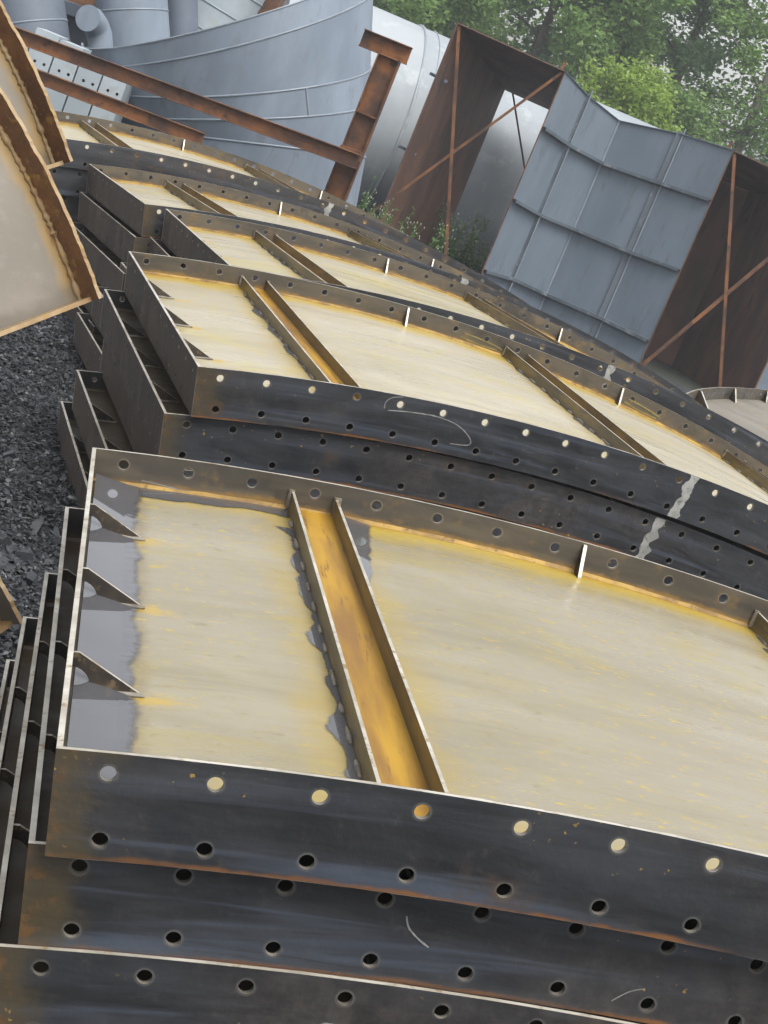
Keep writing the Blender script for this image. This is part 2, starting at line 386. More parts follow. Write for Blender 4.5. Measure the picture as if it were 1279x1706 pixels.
def chip(mb, p, s):
    q = Matrix.Rotation(random.uniform(0, 6.28), 3, 'Z') @ Matrix.Rotation(random.gauss(0, .35), 3, 'X') @ Matrix.Rotation(random.gauss(0, .35), 3, 'Y')
    a, b_, c = s * random.uniform(.8, 1.7), s * random.uniform(.45, .9), s * random.uniform(.14, .4)
    k = random.choice((4, 5, 5, 6)); an = sorted((i + random.uniform(-.3, .3)) * 2 * math.pi / k for i in range(k))
    lo = [mb.vert(p + q @ Vector((a * math.cos(t) * .95, b_ * math.sin(t) * .95, -c))) for t in an]
    sh = random.uniform(.65, .95)
    hi = [mb.vert(p + q @ Vector((a * math.cos(t) * sh + .1 * s, b_ * math.sin(t) * sh, c * random.uniform(.7, 1.2)))) for t in an]
    mb.face(hi)
    for i in range(k): mb.face((lo[i], lo[(i + 1) % k], hi[(i + 1) % k], hi[i]))
mb = MB()
for i in range(34000):
    y = 4.2 + 6.0 * random.random(); x = -.195 * y - .05 + random.uniform(-.5, .55)
    sz = random.choice((.005, .006, .007, .008, .009, .010, .012, .015)) if random.random() < .994 else random.uniform(.02, .04)
    chip(mb, Vector((x, y, random.uniform(-.015, .012) + .05 * mnoise.noise((x * 1.3, y * 1.3, 0)) + .02 * mnoise.noise((x * 7, y * 7, 3)))), sz)
tag(mb.obj('slate_gravel', M['stone']), 'dark grey broken slate gravel beside the panel stacks', 'gravel', kind='stuff')

# ------------------------------------------------------------------ arched bolted panels
def A(s, h, y):
    th = (s - 12) / RN
    return Vector(((R + h) * math.sin(th), y, (R + h) * math.cos(th) - R))

NSEG = 16
def holed_strip(mb, ncol, place, w, thick_dir_mats, hole_r=0.0118):
    """strip of ncol cells (width w) x two rows; place(a, h, t): a along, h height, t 0/1 through the thickness"""
    mo, mi_, me_, mh = thick_dir_mats
    for k in range(ncol):
        ac = (k + .5) * w
        for row in (-1, 1):
            hc = HU * row; h0, h1 = (0, HT) if row > 0 else (-HT, 0)
            inner = [[], []]; outer = [[], []]
            for i in range(NSEG):
                ph = 2 * math.pi * (i + .5) / NSEG; cx, cy = math.cos(ph), math.sin(ph)
                # outer point: project on the cell's rectangle
                sc = 1 / max(abs(cx), abs(cy)); ux, uy = cx * sc, cy * sc
                oa = ac + ux * w / 2
                oh = hc + (uy * (h1 - hc) if uy > 0 else uy * (hc - h0))
                for t in (0, 1):
                    inner[t].append(mb.vert(place(ac + hole_r * cx, hc + hole_r * cy, t)))
                    outer[t].append(mb.vert(place(oa, oh, t)))
            for i in range(NSEG):
                j = (i + 1) % NSEG
                mb.face((outer[0][i], outer[0][j], inner[0][j], inner[0][i]), mo)
                mb.face((outer[1][i], inner[1][i], inner[1][j], outer[1][j]), mi_)
                mb.face((inner[0][i], inner[0][j], inner[1][j], inner[1][i]), mh)
            # cell corners
            for sx in (-1, 1):
                for sh, hh in ((1, h1), (-1, h0)):
                    best = sorted(range(NSEG), key=lambda i: -(sx * math.cos(2 * math.pi * (i + .5) / NSEG) + sh * math.sin(2 * math.pi * (i + .5) / NSEG)))[:2]
                    for t in (0, 1):
                        c = mb.vert(place(ac + sx * w / 2, hh, t)); mb.face((outer[t][best[0]], c, outer[t][best[1]]), mo if t == 0 else mi_)
    W = ncol * w
    for k in range(ncol):
        a0, a1 = k * w, (k + 1) * w
        mb.poly([place(a0, HT, 0), place(a1, HT, 0), place(a1, HT, 1), place(a0, HT, 1)], me_)
        mb.poly([place(a0, -HT, 0), place(a0, -HT, 1), place(a1, -HT, 1), place(a1, -HT, 0)], me_)
    mb.poly([place(0, -HT, 0), place(0, HT, 0), place(0, HT, 1), place(0, -HT, 1)], me_)
    mb.poly([place(W, -HT, 0), place(W, -HT, 1), place(W, HT, 1), place(W, HT, 0)], me_)

FL = [M['mill'], M['inner'], M['edge'], M['bore']]
def flange_mesh(rear):
    mb = MB()
    def place(a, h, t):
        y = (L - TH * t) if False else ((L if t == 0 else L - TH) if rear else (0 if t == 0 else TH))
        return A(.5 + a / D, h, y)
    holed_strip(mb, 23, place, D, (0, 1, 2, 3)); return mb.mesh('arc_flange', FL)
def end_mesh(right):
    mb = MB(); s = 23.5 if right else .5; sg = -1 if right else 1; w = (L - 2 * TH) / 12
    def place(a, h, t): return A(s + sg * (TH / D) * t, h, TH + a)
    holed_strip(mb, 12, place, w, (0, 1, 2, 3), .0085); return mb.mesh('end_flange', [M['endout'], M['inner'], M['edge'], M['bore']])
def plate_mesh():
    mb = MB(); ns, ny = 92, 6; g = {}
    for t in (0, 1):
        for i in range(ns + 1):
            for j in range(ny + 1):
                g[t, i, j] = mb.vert(A(.5 + TH / D + (23 - 2 * TH / D) * i / ns, HP - .008 * t, TH + (L - 2 * TH) * j / ny))
    for t in (0, 1):
        for i in range(ns):
            for j in range(ny): mb.face((g[t, i, j], g[t, i + 1, j], g[t, i + 1, j + 1], g[t, i, j + 1]), t)
    return mb.mesh('plate', [M['plate'], M['mill']], smooth=True)
CH = .049                                   # top of the channel legs
def channel_mesh(s0):
    mb = MB(); y0, y1 = TH, L - TH; w = .37; tl = .0065 / D
    for sg in (-1, 1):
        a, b_ = s0 + sg * w, s0 + sg * (w - tl)
        for k, (p, q, mi) in enumerate(((A(a, HP, 0), A(a, CH, 0), 0), (A(a, CH, 0), A(b_, CH, 0), 2), (A(b_, CH, 0), A(b_, HP + .005, 0), 1))):
            mb.poly([(p.x, y0, p.z), (p.x, y1, p.z), (q.x, y1, q.z), (q.x, y0, q.z)], mi)
    p, q = A(s0 - w + tl, HP + .005, 0), A(s0 + w - tl, HP + .005, 0)
    mb.poly([(p.x, y0, p.z), (p.x, y1, p.z), (q.x, y1, q.z), (q.x, y0, q.z)], 3)
    return mb.mesh('channel_rib', [M['chan'], M['chan'], M['edge'], M['ochre']], weld=1e-5)
def bead_mesh(s0, seed):
    rnd = random.Random(seed); mb = MB()
    for sg in (-1, 1):
        y = .05
        while y < L - .1:
            ln = rnd.uniform(.045, .075); s = s0 + sg * (.37 + .02)
            pts = []; rs = []
            for k in range(7):
                t = k / 6; pts.append(A(s, HP + .001 + .0015 * rnd.random(), y + ln * t)); rs.append((.0045 + .003 * rnd.random()) * (math.sin(math.pi * (t * .84 + .08)) ** .5))
            mb.tube(pts, rs, 6); y += ln + rnd.uniform(.06, .10)
        # corner welds at the flange
        for yy in (TH + .004, L - TH - .004):
            pts = [A(s0 + sg * .37, HP + .004 + .045 * k / 4, yy) for k in range(5)]
            mb.tube(pts, [.007 + .003 * rnd.random() for _ in pts], 6)
    return mb.mesh('weld_bead', M['weld'], smooth=True, angle=60)
def gusset_mesh(right, y):
    mb = MB(); s = 23.5 if right else .5; sg = -1 if right else 1; t = .007
    out = [(.034, 0), (.112, 0), (.112, .006), (.010, .066), (0, .066), (0, .042)]
    for k in range(1, 6): a = math.pi / 2 * (1 - k / 6); out.append((.034 * math.cos(a), .042 * math.sin(a)))
    pt = lambda a, h, yy: A(s + sg * (TH + a) / D, HP + h, yy)
    f = [mb.vert(pt(a, h, y - t / 2)) for a, h in out]; b_ = [mb.vert(pt(a, h, y + t / 2)) for a, h in out]
    mb.face(f, 0); mb.face(b_[::-1], 0)
    for i in range(len(out)):
        j = (i + 1) % len(out); mb.face((f[i], b_[i], b_[j], f[j]), 1 if i in (1, 2, 3) else 0)
    # fillet weld at the toe
    rnd = random.Random(int(y * 100)); pts = [pt(.03 + .092 * k / 6, .002, y - t / 2 - .001) for k in range(7)]
    mb.tube(pts, [(.004 + .003 * rnd.random()) * (1 if k < 6 else .3) for k in range(7)], 6, 2)
    return mb.mesh('gusset', [M['gusset'], M['edge'], M['weld']])
def stiff_mesh(s, rear):
    mb = MB(); y0 = L - TH if rear else TH; sg = -1 if rear else 1; t = .0085 / D
    out = [(0, 0), (.045, 0), (.045, .004), (.008, HT - HP - .004), (0, HT - HP - .004)]
    f = [mb.vert(A(s - t / 2, HP + h, y0 + sg * a)) for a, h in out]; b_ = [mb.vert(A(s + t / 2, HP + h, y0 + sg * a)) for a, h in out]
    mb.face(f, 0); mb.face(b_[::-1], 0)
    for i in range(5): j = (i + 1) % 5; mb.face((f[i], b_[i], b_[j], f[j]), 1)
    return mb.mesh('stiffener', [M['gusset'], M['edge']])
def seam_mesh(seed, rear=False, s0=12.32):
    """ragged ground butt weld down the flange face"""
    rnd = random.Random(seed); mb = MB(); n = 22; y = (-.0012 if not rear else L - TH - .0012); prev = None
    for k in range(n + 1):
        h = HT - .001 - (2 * HT - .002) * k / n; w0 = -.12 + .10 * mnoise.noise((k * .23, seed, 0)) + .03 * rnd.random(); w1 = .12 + .12 * mnoise.noise((k * .27, seed, 5)) + .03 * rnd.random(); lean = -.10 * k / n + .05 * mnoise.noise((k * .12, seed, 9))
        a, b_ = mb.vert(A(s0 + lean + w0, h, y)), mb.vert(A(s0 + lean + w1, h, y))
        if prev: mb.face((prev[0], prev[1], b_, a))
        prev = (a, b_)
    return mb.mesh('ground_weld', M['ground_weld'])
def fillet_mesh(rear):
    """fillet weld between plate and arc flange"""
    mb = MB(); n = 92; y = L - TH if rear else TH; sg = -1 if rear else 1; rnd = random.Random(3); prev = None
    for i in range(n + 1):
        s = .5 + TH / D + (23 - 2 * TH / D) * i / n; r = .007 + .002 * rnd.random()
        cur = (mb.vert(A(s, HP + r, y)), mb.vert(A(s, HP + r * .55, y + sg * r * .55)), mb.vert(A(s, HP + .0004, y + sg * r * 1.2)))
        if prev: mb.face((prev[0], cur[0], cur[1], prev[1])); mb.face((prev[1], cur[1], cur[2], prev[2]))
        prev = cur
    return mb.mesh('fillet_weld', M['fillet'], smooth=True, angle=0)

PM = dict(plate=plate_mesh(), front=flange_mesh(False), rear=flange_mesh(True), left=end_mesh(False), right=end_mesh(True))
def dark_copy(me, sub):
    d = me.copy()
    for i, mt in sub.items(): d.materials[i] = M[mt]
    return d
M['gap_shaded'] = make_inner((.034, .030, .027), (.016, .015, .016), (.045, .034, .02))  # shade in the gaps of the stacks, put into a darker steel colour
PD = dict(plate=dark_copy(PM['plate'], {0: 'gap_shaded'}), front=dark_copy(PM['front'], {1: 'gap_shaded'}), rear=dark_copy(PM['rear'], {1: 'gap_shaded'}), left=dark_copy(PM['left'], {1: 'gap_shaded'}), right=dark_copy(PM['right'], {1: 'gap_shaded'}))
CHS = [(s, channel_mesh(s), bead_mesh(s, int(s))) for s in (4.0, 12.0, 20.0)]
GUS = [gusset_mesh(r, y * D) for r in (False, True) for y in (2.87, 5.88, 8.85)]
STI = [stiff_mesh(s, r) for r in (False, True) for s in (8.45, 15.55)]
SEAMS = [seam_mesh(i) for i in range(4)]
FIL = [fillet_mesh(False), fillet_mesh(True)]
PM2 = dict(PM); PM2['plate'] = dark_copy(PM['plate'], {0: 'plate_dry'})
CHD = [(s, dark_copy(c, {0: 'gap_shaded', 1: 'gap_shaded', 3: 'gap_shaded'}), b_) for s, c, b_ in CHS]
FID = [dark_copy(f, {0: 'gap_shaded'}) for f in FIL]

def panel(T, x, y, z, label, seam=0, group='arched panels lying in stacks', gap_shaded=False):
    PM_, CHS_, FIL_ = (PD, CHD, FID) if gap_shaded else (PM2 if seam else PM, CHS, FIL)
    e = empty('arched_steel_panel', (0, 0, 0), label, 'steel panel', group)
    x = Vector(x).normalized(); z = Vector(z); y = z.cross(x).normalized(); z = x.cross(y)
    mt = Matrix.Identity(4)
    for i in range(3): mt[i][0] = x[i]; mt[i][1] = y[i]; mt[i][2] = z[i]; mt[i][3] = T[i]
    e.matrix_world = mt
    pl = link('plate', PM_['plate'], e)
    for f in FIL_: link('fillet_weld', f, pl)
    fr = link('arc_flange', PM_['front'], e); link('arc_flange', PM_['rear'], e)
    link('ground_weld', SEAMS[seam % 4], fr)
    link('end_flange', PM_['left'], e); link('end_flange', PM_['right'], e)
    for s, c, b_ in CHS_:
        r = link('channel_rib', c, e); link('weld_bead', b_, r)['kind'] = 'stuff'
    for g in GUS: link('gusset', g, e)
    for g in STI: link('stiffener', g, e)
    return e, fr, pl

POSES = [((1.3908, 2.7594, .9334), (.9758, .2185, .0022), (-.2185, .9758, -.0005), (-.0022, 0, 1)),
         ((.8991, 6.2605, .9222), (.9328, .3605, -.0034), (-.3604, .9326, .0197), (.0102, -.0171, .9998)),
         ((.6478, 8.1775, .9962), (.9320, .3619, -.0181), (-.3623, .9317, -.0259), (.0075, .0307, .9995)),
         ((-.1252, 9.8885, .9721), (.9183, .3957, .0053), (-.3952, .9176, -.0435), (-.0221, .0379, .999)),
         ((-1.0875, 11.4643, .9662), (.9154, .4025, .0109), (-.4021, .9153, -.0241), (-.0197, .0177, .9996))]
# shifts of the lower panels: (dx, dy, dz, yaw) in metres, world axes
LOW = [[(.0019, .0596, -.1652, .0135), (.0066, .0421, -.331, .0089), (-.03, .16, -.497, .006), (-.055, .28, -.663, .004)],
       [(-.0459, .0075, -.1825, -.0037), (.02, .05, -.352, .004), (-.02, -.06, -.519, .0), (-.06, .02, -.686, -.006)],
       [(-.05, .10, -.168, .004), (-.12, -.02, -.336, -.004), (-.20, .02, -.504, .003), (-.25, .05, -.672, 0)],
       [(.02, -.05, -.168, 0), (.06, -.22, -.336, .003), (.06, -.20, -.504, -.004), (-.02, -.05, -.672, 0)],
       [(.01, .02, -.168, 0), (-.03, .03, -.336, .003), (.03, -.02, -.504, 0), (0, .02, -.672, -.003)]]
STK = ['the stack nearest the camera', 'the second stack from the camera', 'the third stack from the camera', 'the fourth stack from the camera', 'the farthest stack']
ORD = ['topmost', 'second from the top', 'third from the top', 'fourth from the top', 'lowest']
tops = []; lowers = [[] for _ in POSES]
for i, (T, x, y, z) in enumerate(POSES):
    for k in range(5):
        lab = ('arched steel panel with cream rust-streaked plate, topmost of ' + STK[i]) if k == 0 else 'arched steel panel darkened inside for shade, %s of %s' % (ORD[k], STK[i])
        if k == 0: tops.append(panel(T, x, y, z, lab, i))
        else:
            dx, dy, dz, yw = LOW[i][k - 1]; rz = Matrix.Rotation(yw, 3, 'Z')
            lowers[i].append(panel(Vector(T) + Vector((dx, dy, dz)), rz @ Vector(x), rz @ Vector(y), rz @ Vector(z), lab, i + k, gap_shaded=True)[1])

# rain water standing on the nearest panel
rnd = random.Random(11)
def puddle(s_wall, width, y0, y1, parent, wob=.1, fade=False, n=60):
    mb = MB(); prev = None; wet = []
    zw = A(s_wall + width * .95, HP, 0).z + .001; a0 = A(s_wall, HP, 0)
    for k in range(n + 1):
        t = k / n; y = y0 + (y1 - y0) * t
        w = width * (1 + wob * (mnoise.noise((y * 5, s_wall, 1)) + .6 * mnoise.noise((y * 17, s_wall, 2))))
        if fade: w *= max(.05, t) ** .7
        cur = []
        for q, wt in ((0, 1.0), (.72, 1.0), (1.12, 0.0)):
            p = A(s_wall + w * q, HP, y); cur.append(mb.vert((p.x, y, max(zw, p.z + .0008)))); wet.append(wt)
        if prev: mb.face((prev[0], cur[0], cur[1], prev[1])); mb.face((prev[1], cur[1], cur[2], prev[2]))
        prev = cur
    return wet_obj(mb, wet, parent)
e1, f1, p1 = tops[0]
puddle(.5 + TH / D, .72, TH + .008, L - TH - .012, p1, .16)
puddle(4.38, .55, L - .62, L - TH - .012, p1, .25, 1)
def wet_strip(s1, parent, seed, wmax, y0=.03, y1=1.62, n=110):
    """film of water clinging along the foot of a channel, s1 = channel face"""
    mb = MB(); prev = None; wet = []
    for k in range(n + 1):
        y = y0 + (y1 - y0) * k / n
        w = wmax * (.18 + 1.1 * max(0, mnoise.noise((y * 6.5, seed, 0)) + .12) + .35 * abs(mnoise.noise((y * 17, seed, 3)))); cur = []
        for q, wt in ((0, 1.0), (.6, .9), (1.25, 0.0)): cur.append(mb.vert(A(s1 - w * q, HP + .0014, y))); wet.append(wt * (1 if 2 < k < n - 2 else .2))
        if prev: mb.face((prev[0], cur[0], cur[1], prev[1])); mb.face((prev[1], cur[1], cur[2], prev[2]))
        prev = cur
    return wet_obj(mb, wet, parent)
wet_strip(3.625, p1, 8.9, .27); wet_strip(11.625, p1, 6.1, .30)
for j in (1, 2, 3, 4):                                # and beside the channels of the farther panels
    for sx in (3.625, 11.625, 19.625): wet_strip(sx, tops[j][2], j * 3.1 + sx, .20)
# band of standing water along the rear flange, left bay
mb = MB(); prev = None; wet = []
for k in range(41):
    s = .62 + 3.0 * k / 40; w = .085 * (1 + .35 * mnoise.noise((s * 1.5, 4, 0))) * (1 - .3 * k / 40); cur = []
    for q, wt in ((0, 1.0), (.7, 1.0), (1.15, 0.0)): cur.append(mb.vert(A(s, HP + .0016, L - TH - .011 - w * q))); wet.append(wt)
    if prev: mb.face((prev[0], cur[0], cur[1], prev[1])); mb.face((prev[1], cur[1], cur[2], prev[2]))
    prev = cur
wet_obj(mb, wet, p1)

# chalk marks
def chalk(parent, pts, place, w=.0035, name='chalk_mark', mat='chalk'):
    mb = MB(); prev = None; P = []
    for i in range(len(pts) - 1):
        for k in range(6):
            t = k / 6; p0 = pts[max(i - 1, 0)]; p1_ = pts[i]; p2 = pts[i + 1]; p3 = pts[min(i + 2, len(pts) - 1)]
            P.append(tuple(.5 * ((2 * p1_[j]) + (-p0[j] + p2[j]) * t + (2 * p0[j] - 5 * p1_[j] + 4 * p2[j] - p3[j]) * t * t + (-p0[j] + 3 * p1_[j] - 3 * p2[j] + p3[j]) * t ** 3) for j in (0, 1)))
    P.append(pts[-1])
    for i, p in enumerate(P):
        q = P[min(i + 1, len(P) - 1)]; o = P[max(i - 1, 0)]; d = Vector((q[0] - o[0], q[1] - o[1])); d.normalize(); n_ = Vector((-d.y, d.x)) * w * random.uniform(.35, .6)
        cur = (mb.vert(place(p[0] + n_.x, p[1] + n_.y)), mb.vert(place(p[0] - n_.x, p[1] - n_.y)))
        if prev: mb.face((prev[0], cur[0], cur[1], prev[1]))
        prev = cur
    return mb.obj(name, M[mat], parent)
frontplace = lambda a, h: A(a / D, h, -.0014)
chalk(tops[1][1], [(5.02 * D, .079), (4.78 * D, .070), (4.66 * D, .052), (4.66 * D, .030)], frontplace)
chalk(tops[1][1], [(4.75 * D, .026), (5.3 * D, .034), (5.9 * D, .036), (6.4 * D, .022), (6.75 * D, -.010), (6.78 * D, -.035), (6.35 * D, -.044)], frontplace)
low1 = lowers[0][1]; low2 = lowers[0][0]
chalk(low2, [(4.25 * D, .03), (4.30 * D, .012), (4.42 * D, -.004), (4.55 * D, -.016)], frontplace, .003)
chalk(low2, [(6.6 * D, -.055), (6.75 * D, -.035), (6.9 * D, -.025)], frontplace, .002)
chalk(low1, [(3.75 * D, -.006), (3.85 * D, .006), (4.0 * D, .004), (4.1 * D, -.004)], frontplace, .0035)
e3 = tops[2][0]
leftplace = lambda a, h: A(.5, h, a) + Vector((-.0015, 0, 0))
for pts in ([(.52, .035), (.47, .045), (.45, .02), (.50, -.01), (.44, -.03)], [(.40, .04), (.37, .0), (.33, -.03), (.31, .01), (.36, .02)], [(.30, .0), (.26, -.035), (.23, .0), (.28, .03)]):
    chalk(e3, pts, leftplace)
rearplace = lambda a, h: A(a / D, h, L - TH - .0014)
chalk(e1, [(1.3 * D, .020), (1.9 * D, .010), (2.25 * D, .006), (1.9 * D, .001), (1.4 * D, .008)], rearplace, .003)
for ss in (10.3, 15.9):
    chalk(tops[1][0], [(ss * D, .045), ((ss + .5) * D, .042), ((ss + 1.0) * D, .036), ((ss + 1.25) * D, .028)], rearplace, .006, 'paint_mark', 'yellow')
    chalk(tops[1][0], [((ss - .1) * D, .026), ((ss + .5) * D, .018), ((ss + 1.1) * D, .020)], rearplace, .006, 'paint_mark', 'yellow')

# ------------------------------------------------------------------ leaning rusty panels at the left
def cam2w(v): return RG * v[0] - UP * v[1] + FW * v[2]
NC = Vector((.691, -.035, -.722)).normalized()
def rusty_panel(corner, label, width=.385, length=1.6, rot=0.0, plate='leanplate', fl='rustflange'):
    ea = Vector((-.2917, -.9275, -.2338)); ea = (ea - NC * ea.dot(NC)).normalized();
    eb = NC.cross(ea); x, y, z = cam2w(ea), cam2w(eb), cam2w(NC)
    e = empty('rusty_curved_panel', (0, 0, 0), label, 'steel panel', 'rusty curved panels leaning at the left')
    mt = Matrix.Identity(4)
    for i in range(3): mt[i][0] = x[i]; mt[i][1] = y[i]; mt[i][2] = z[i]; mt[i][3] = corner[i]
    e.matrix_world = mt @ Matrix.Rotation(rot, 4, 'Z')
    Rr = 1.6; n = 150; fh = .088
    def P(a, h, b_): th = a / Rr; return Vector(((Rr + h) * math.sin(th), b_, (Rr + h) * math.cos(th) - Rr))
    mb = MB(); pr = None
    for i in range(n + 1):
        a = length * i / n; cur = [mb.vert(P(a, h, b_)) for b_ in (.012, width - .012) for h in (-fh, -fh - .008)]
        if pr: mb.face((pr[0], cur[0], cur[2], pr[2]), 0); mb.face((pr[1], pr[3], cur[3], cur[1]), 1)
        pr = cur
    mb.obj('plate', [M[plate], M['rust']], e, smooth=True)
    for b0, b1 in ((0, .012), (width - .012, width)):
        mb = MB(); pr = None
        for i in range(n + 1):
            a = length * i / n; j = .006 * mnoise.noise((a * 14, b0 * 9, 1)) + .004 * mnoise.noise((a * 55, b0, 2))
            cur = [mb.vert(P(a, h, b_)) for b_, h in ((b0, -fh - .03), (b0, j), (b1, j), (b1, -fh - .03))]
            if pr:
                for k in range(4): mb.face((pr[k], cur[k], cur[(k + 1) % 4], pr[(k + 1) % 4]), 0 if k != 1 else 1)
            else: mb.face(cur, 0)
            pr = cur
        mb.obj('side_flange', [M[fl], M['rustpale']], e)
    mb = MB()
    q = [P(0, h, b_) + Vector((dx, 0, 0)) for b_ in (.013, width - .013) for dx in (-.002, .011) for h in (-fh - .03, -.035)]
    i0 = [mb.vert(p) for p in q]
    for fc in ((0, 1, 3, 2), (4, 6, 7, 5), (0, 4, 5, 1), (2, 3, 7, 6), (1, 5, 7, 3), (0, 2, 6, 4)): mb.face([i0[k] for k in fc], 0)
    mb.obj('end_flange', [M['rustpale']], e)
    # lumpy welds along the plate
    for bb, sg in ((.013, 1), (width - .013, -1)):
        mb = MB(); pts = []; rs = []
        for i in range(160): pts.append(P(length * i / 159, -fh + .003, bb + sg * .003)); rs.append(.005 + .009 * random.random() ** 2)
        mb.tube(pts, rs, 6); mb.obj('weld_bead', M['rustpale'], e, smooth=True, angle=70)
    return e
rusty_panel(px(170, 496, 5.2), 'pale curved panel with flaking rust flange, larger and lower of two leaning at left edge')
rusty_panel(px(122, 268, 5.75), 'pale curved panel with rust flange, upper one leaning behind the larger rusty panel')
rusty_panel(px(40, 1036, 4.6), 'small brown corner of a curved panel at left edge above the gravel', .43, 1.2, 0.12, 'covgrey', 'covgrey')

# ------------------------------------------------------------------ round gusseted flange plate at the right
path = [pz(u, v, .72) for u, v in ((1128, 668), (1143, 657), (1165, 649), (1200, 645.5), (1240, 646.5), (1279, 650), (1330, 660))]
cen = Vector((sum(p.x for p in path) / len(path) + .7, sum(p.y for p in path) / len(path) - 2.4, .72))
e = empty('gusseted_round_plate', (cen.x, cen.y, 0), 'pale round steel plate with gusseted curved rim beyond the panels at right edge', 'steel plate')
e.location = (0, 0, 0)
fine = []
for i in range(len(path) - 1):
    for k in range(5):
        t = k / 5; p0, p1_, p2, p3 = path[max(i - 1, 0)], path[i], path[i + 1], path[min(i + 2, len(path) - 1)]
        fine.append(.5 * ((2 * p1_) + (p2 - p0) * t + (2 * p0 - 5 * p1_ + 4 * p2 - p3) * t * t + (3 * p1_ - p0 - 3 * p2 + p3) * t ** 3))
fine.append(path[-1])
mb = MB(); pr = None
for p in fine:
    out = (Vector((p.x, p.y, 0)) - Vector((cen.x, cen.y, 0))).normalized() * .01
    cur = [mb.vert(q) for q in (p + Vector((0, 0, -.17)), p, p + out, p + out + Vector((0, 0, -.17)))]
    if pr: 
        for k in range(4): mb.face((pr[k], cur[k], cur[(k + 1) % 4], pr[(k + 1) % 4]), 1 if k == 1 else 0)
    pr = cur
mb.obj('curved_rim', [M['inner'], M['edge']], e)
mb = MB(); top = [p + Vector((0, 0, -.10)) for p in fine]
near = [Vector((cen.x + 1.6, cen.y - .6, .62)), Vector((cen.x - .9, cen.y - .4, .62))]
ids = [mb.vert(p) for p in top] + [mb.vert(p) for p in near]; mb.face(ids)
ids2 = [mb.vert(Vector((mb.v[i][0], mb.v[i][1], mb.v[i][2] - .012))) for i in ids]; mb.face(ids2[::-1])
for k in range(len(ids)): j = (k + 1) % len(ids); mb.face((ids[k], ids2[k], ids2[j], ids[j]))
mb.obj('plate', M['greyplate'], e)
for u in (1163, 1222, 1279, 1330):
    p = min(fine, key=lambda q: abs((639.5 + FPX * (q - CAMP).dot(RG) / (q - CAMP).dot(FW)) - u)); inn = Vector((cen.x - p.x, cen.y - p.y, 0)).normalized(); sd_ = inn.cross(Vector((0, 0, 1))) * .006
    mb = MB(); tri = [p + Vector((0, 0, -.004)), p + Vector((0, 0, -.10)), p + inn * .16 + Vector((0, 0, -.10)), p + inn * .16 + Vector((0, 0, -.09)), p + inn * .03 + Vector((0, 0, -.004))]
    f = [mb.vert(q + sd_) for q in tri]; b_ = [mb.vert(q - sd_) for q in tri]; mb.face(f); mb.face(b_[::-1])
    for k in range(5): mb.face((f[k], b_[k], b_[(k + 1) % 5], f[(k + 1) % 5]), 1)
    mb.obj('gusset', [M['inner'], M['edge']], e)
for k in range(2, len(fine) - 1, 2):
    p = fine[k]; inn = Vector((cen.x - p.x, cen.y - p.y, 0)).normalized(); mb = MB()
    mb.tube([p + Vector((0, 0, -.045)) + inn * .001, p + Vector((0, 0, -.045)) + inn * .003], .012, 10); mb.obj('bolt_hole', M['ribgrey'], e)
mb = MB(); mb.abox(cen.x - .7, cen.x + 1.4, cen.y + .2, cen.y + .4, -.02, .605); mb.abox(cen.x - .3, cen.x + 1.5, cen.y + 1.3, cen.y + 1.5, -.02, .605)
mb.obj('support_block', M['rustdark'], e)

# ------------------------------------------------------------------ rusty beam frame
fr = empty('rusty_steel_portal', (0, 0, 0), 'rusty steel frame of a post and two long sloping rails before the grey elbow', 'steel frame')
YF = 15.6
def beam(name, a, b_, h, w, tf=.009, tw=.008, up=(0, 0, 1)):
    mb = MB(); ibeam(mb, a, b_, h, w, tf, tw, up); return mb.obj(name, M['rust'], fr, bevel=.002)
a, b_ = py(0, 48, YF), py(597, 270, YF); d = (b_ - a).normalized(); beam('rail', a - d * .9, b_, .125, .10)
a, b_ = py(30, 113, YF), py(338, 233, YF); beam('rail', a - d * .9, b_, .115, .09)
pt, pb = py(652, 88, YF + .22), py(548, 330, YF + .22)
beam('post', Vector((pt.x, YF + .22, -.02)), Vector((pt.x + .0, YF + .22, pt.z)), .20, .14, .012, .009, up=(1, 0, 0))
a, b_ = py(612, 66, YF + .22), py(682, 94, YF + .22); beam('top_beam', a - Vector((.05, 0, 0)), b_, .15, .12, .010)
mb = MB(); q = py(612, 192, YF + .22); mb.abox(pt.x - .09, pt.x + .09, YF + .16, YF + .285, q.z - .006, q.z + .006); mb.obj('stiffener', M['rust'], fr)
mb = MB(); q = py(585, 258, YF + .1); mb.abox(pt.x - .10, pt.x + .10, YF + .052, YF + .148, q.z - .03, q.z + .05); mb.obj('bracket', M['rust'], fr)
beam('post', Vector((-5.4, YF + .15, -.02)), Vector((-5.4, YF + .15, 1.5)), .2, .14, .012, .009, up=(1, 0, 0))

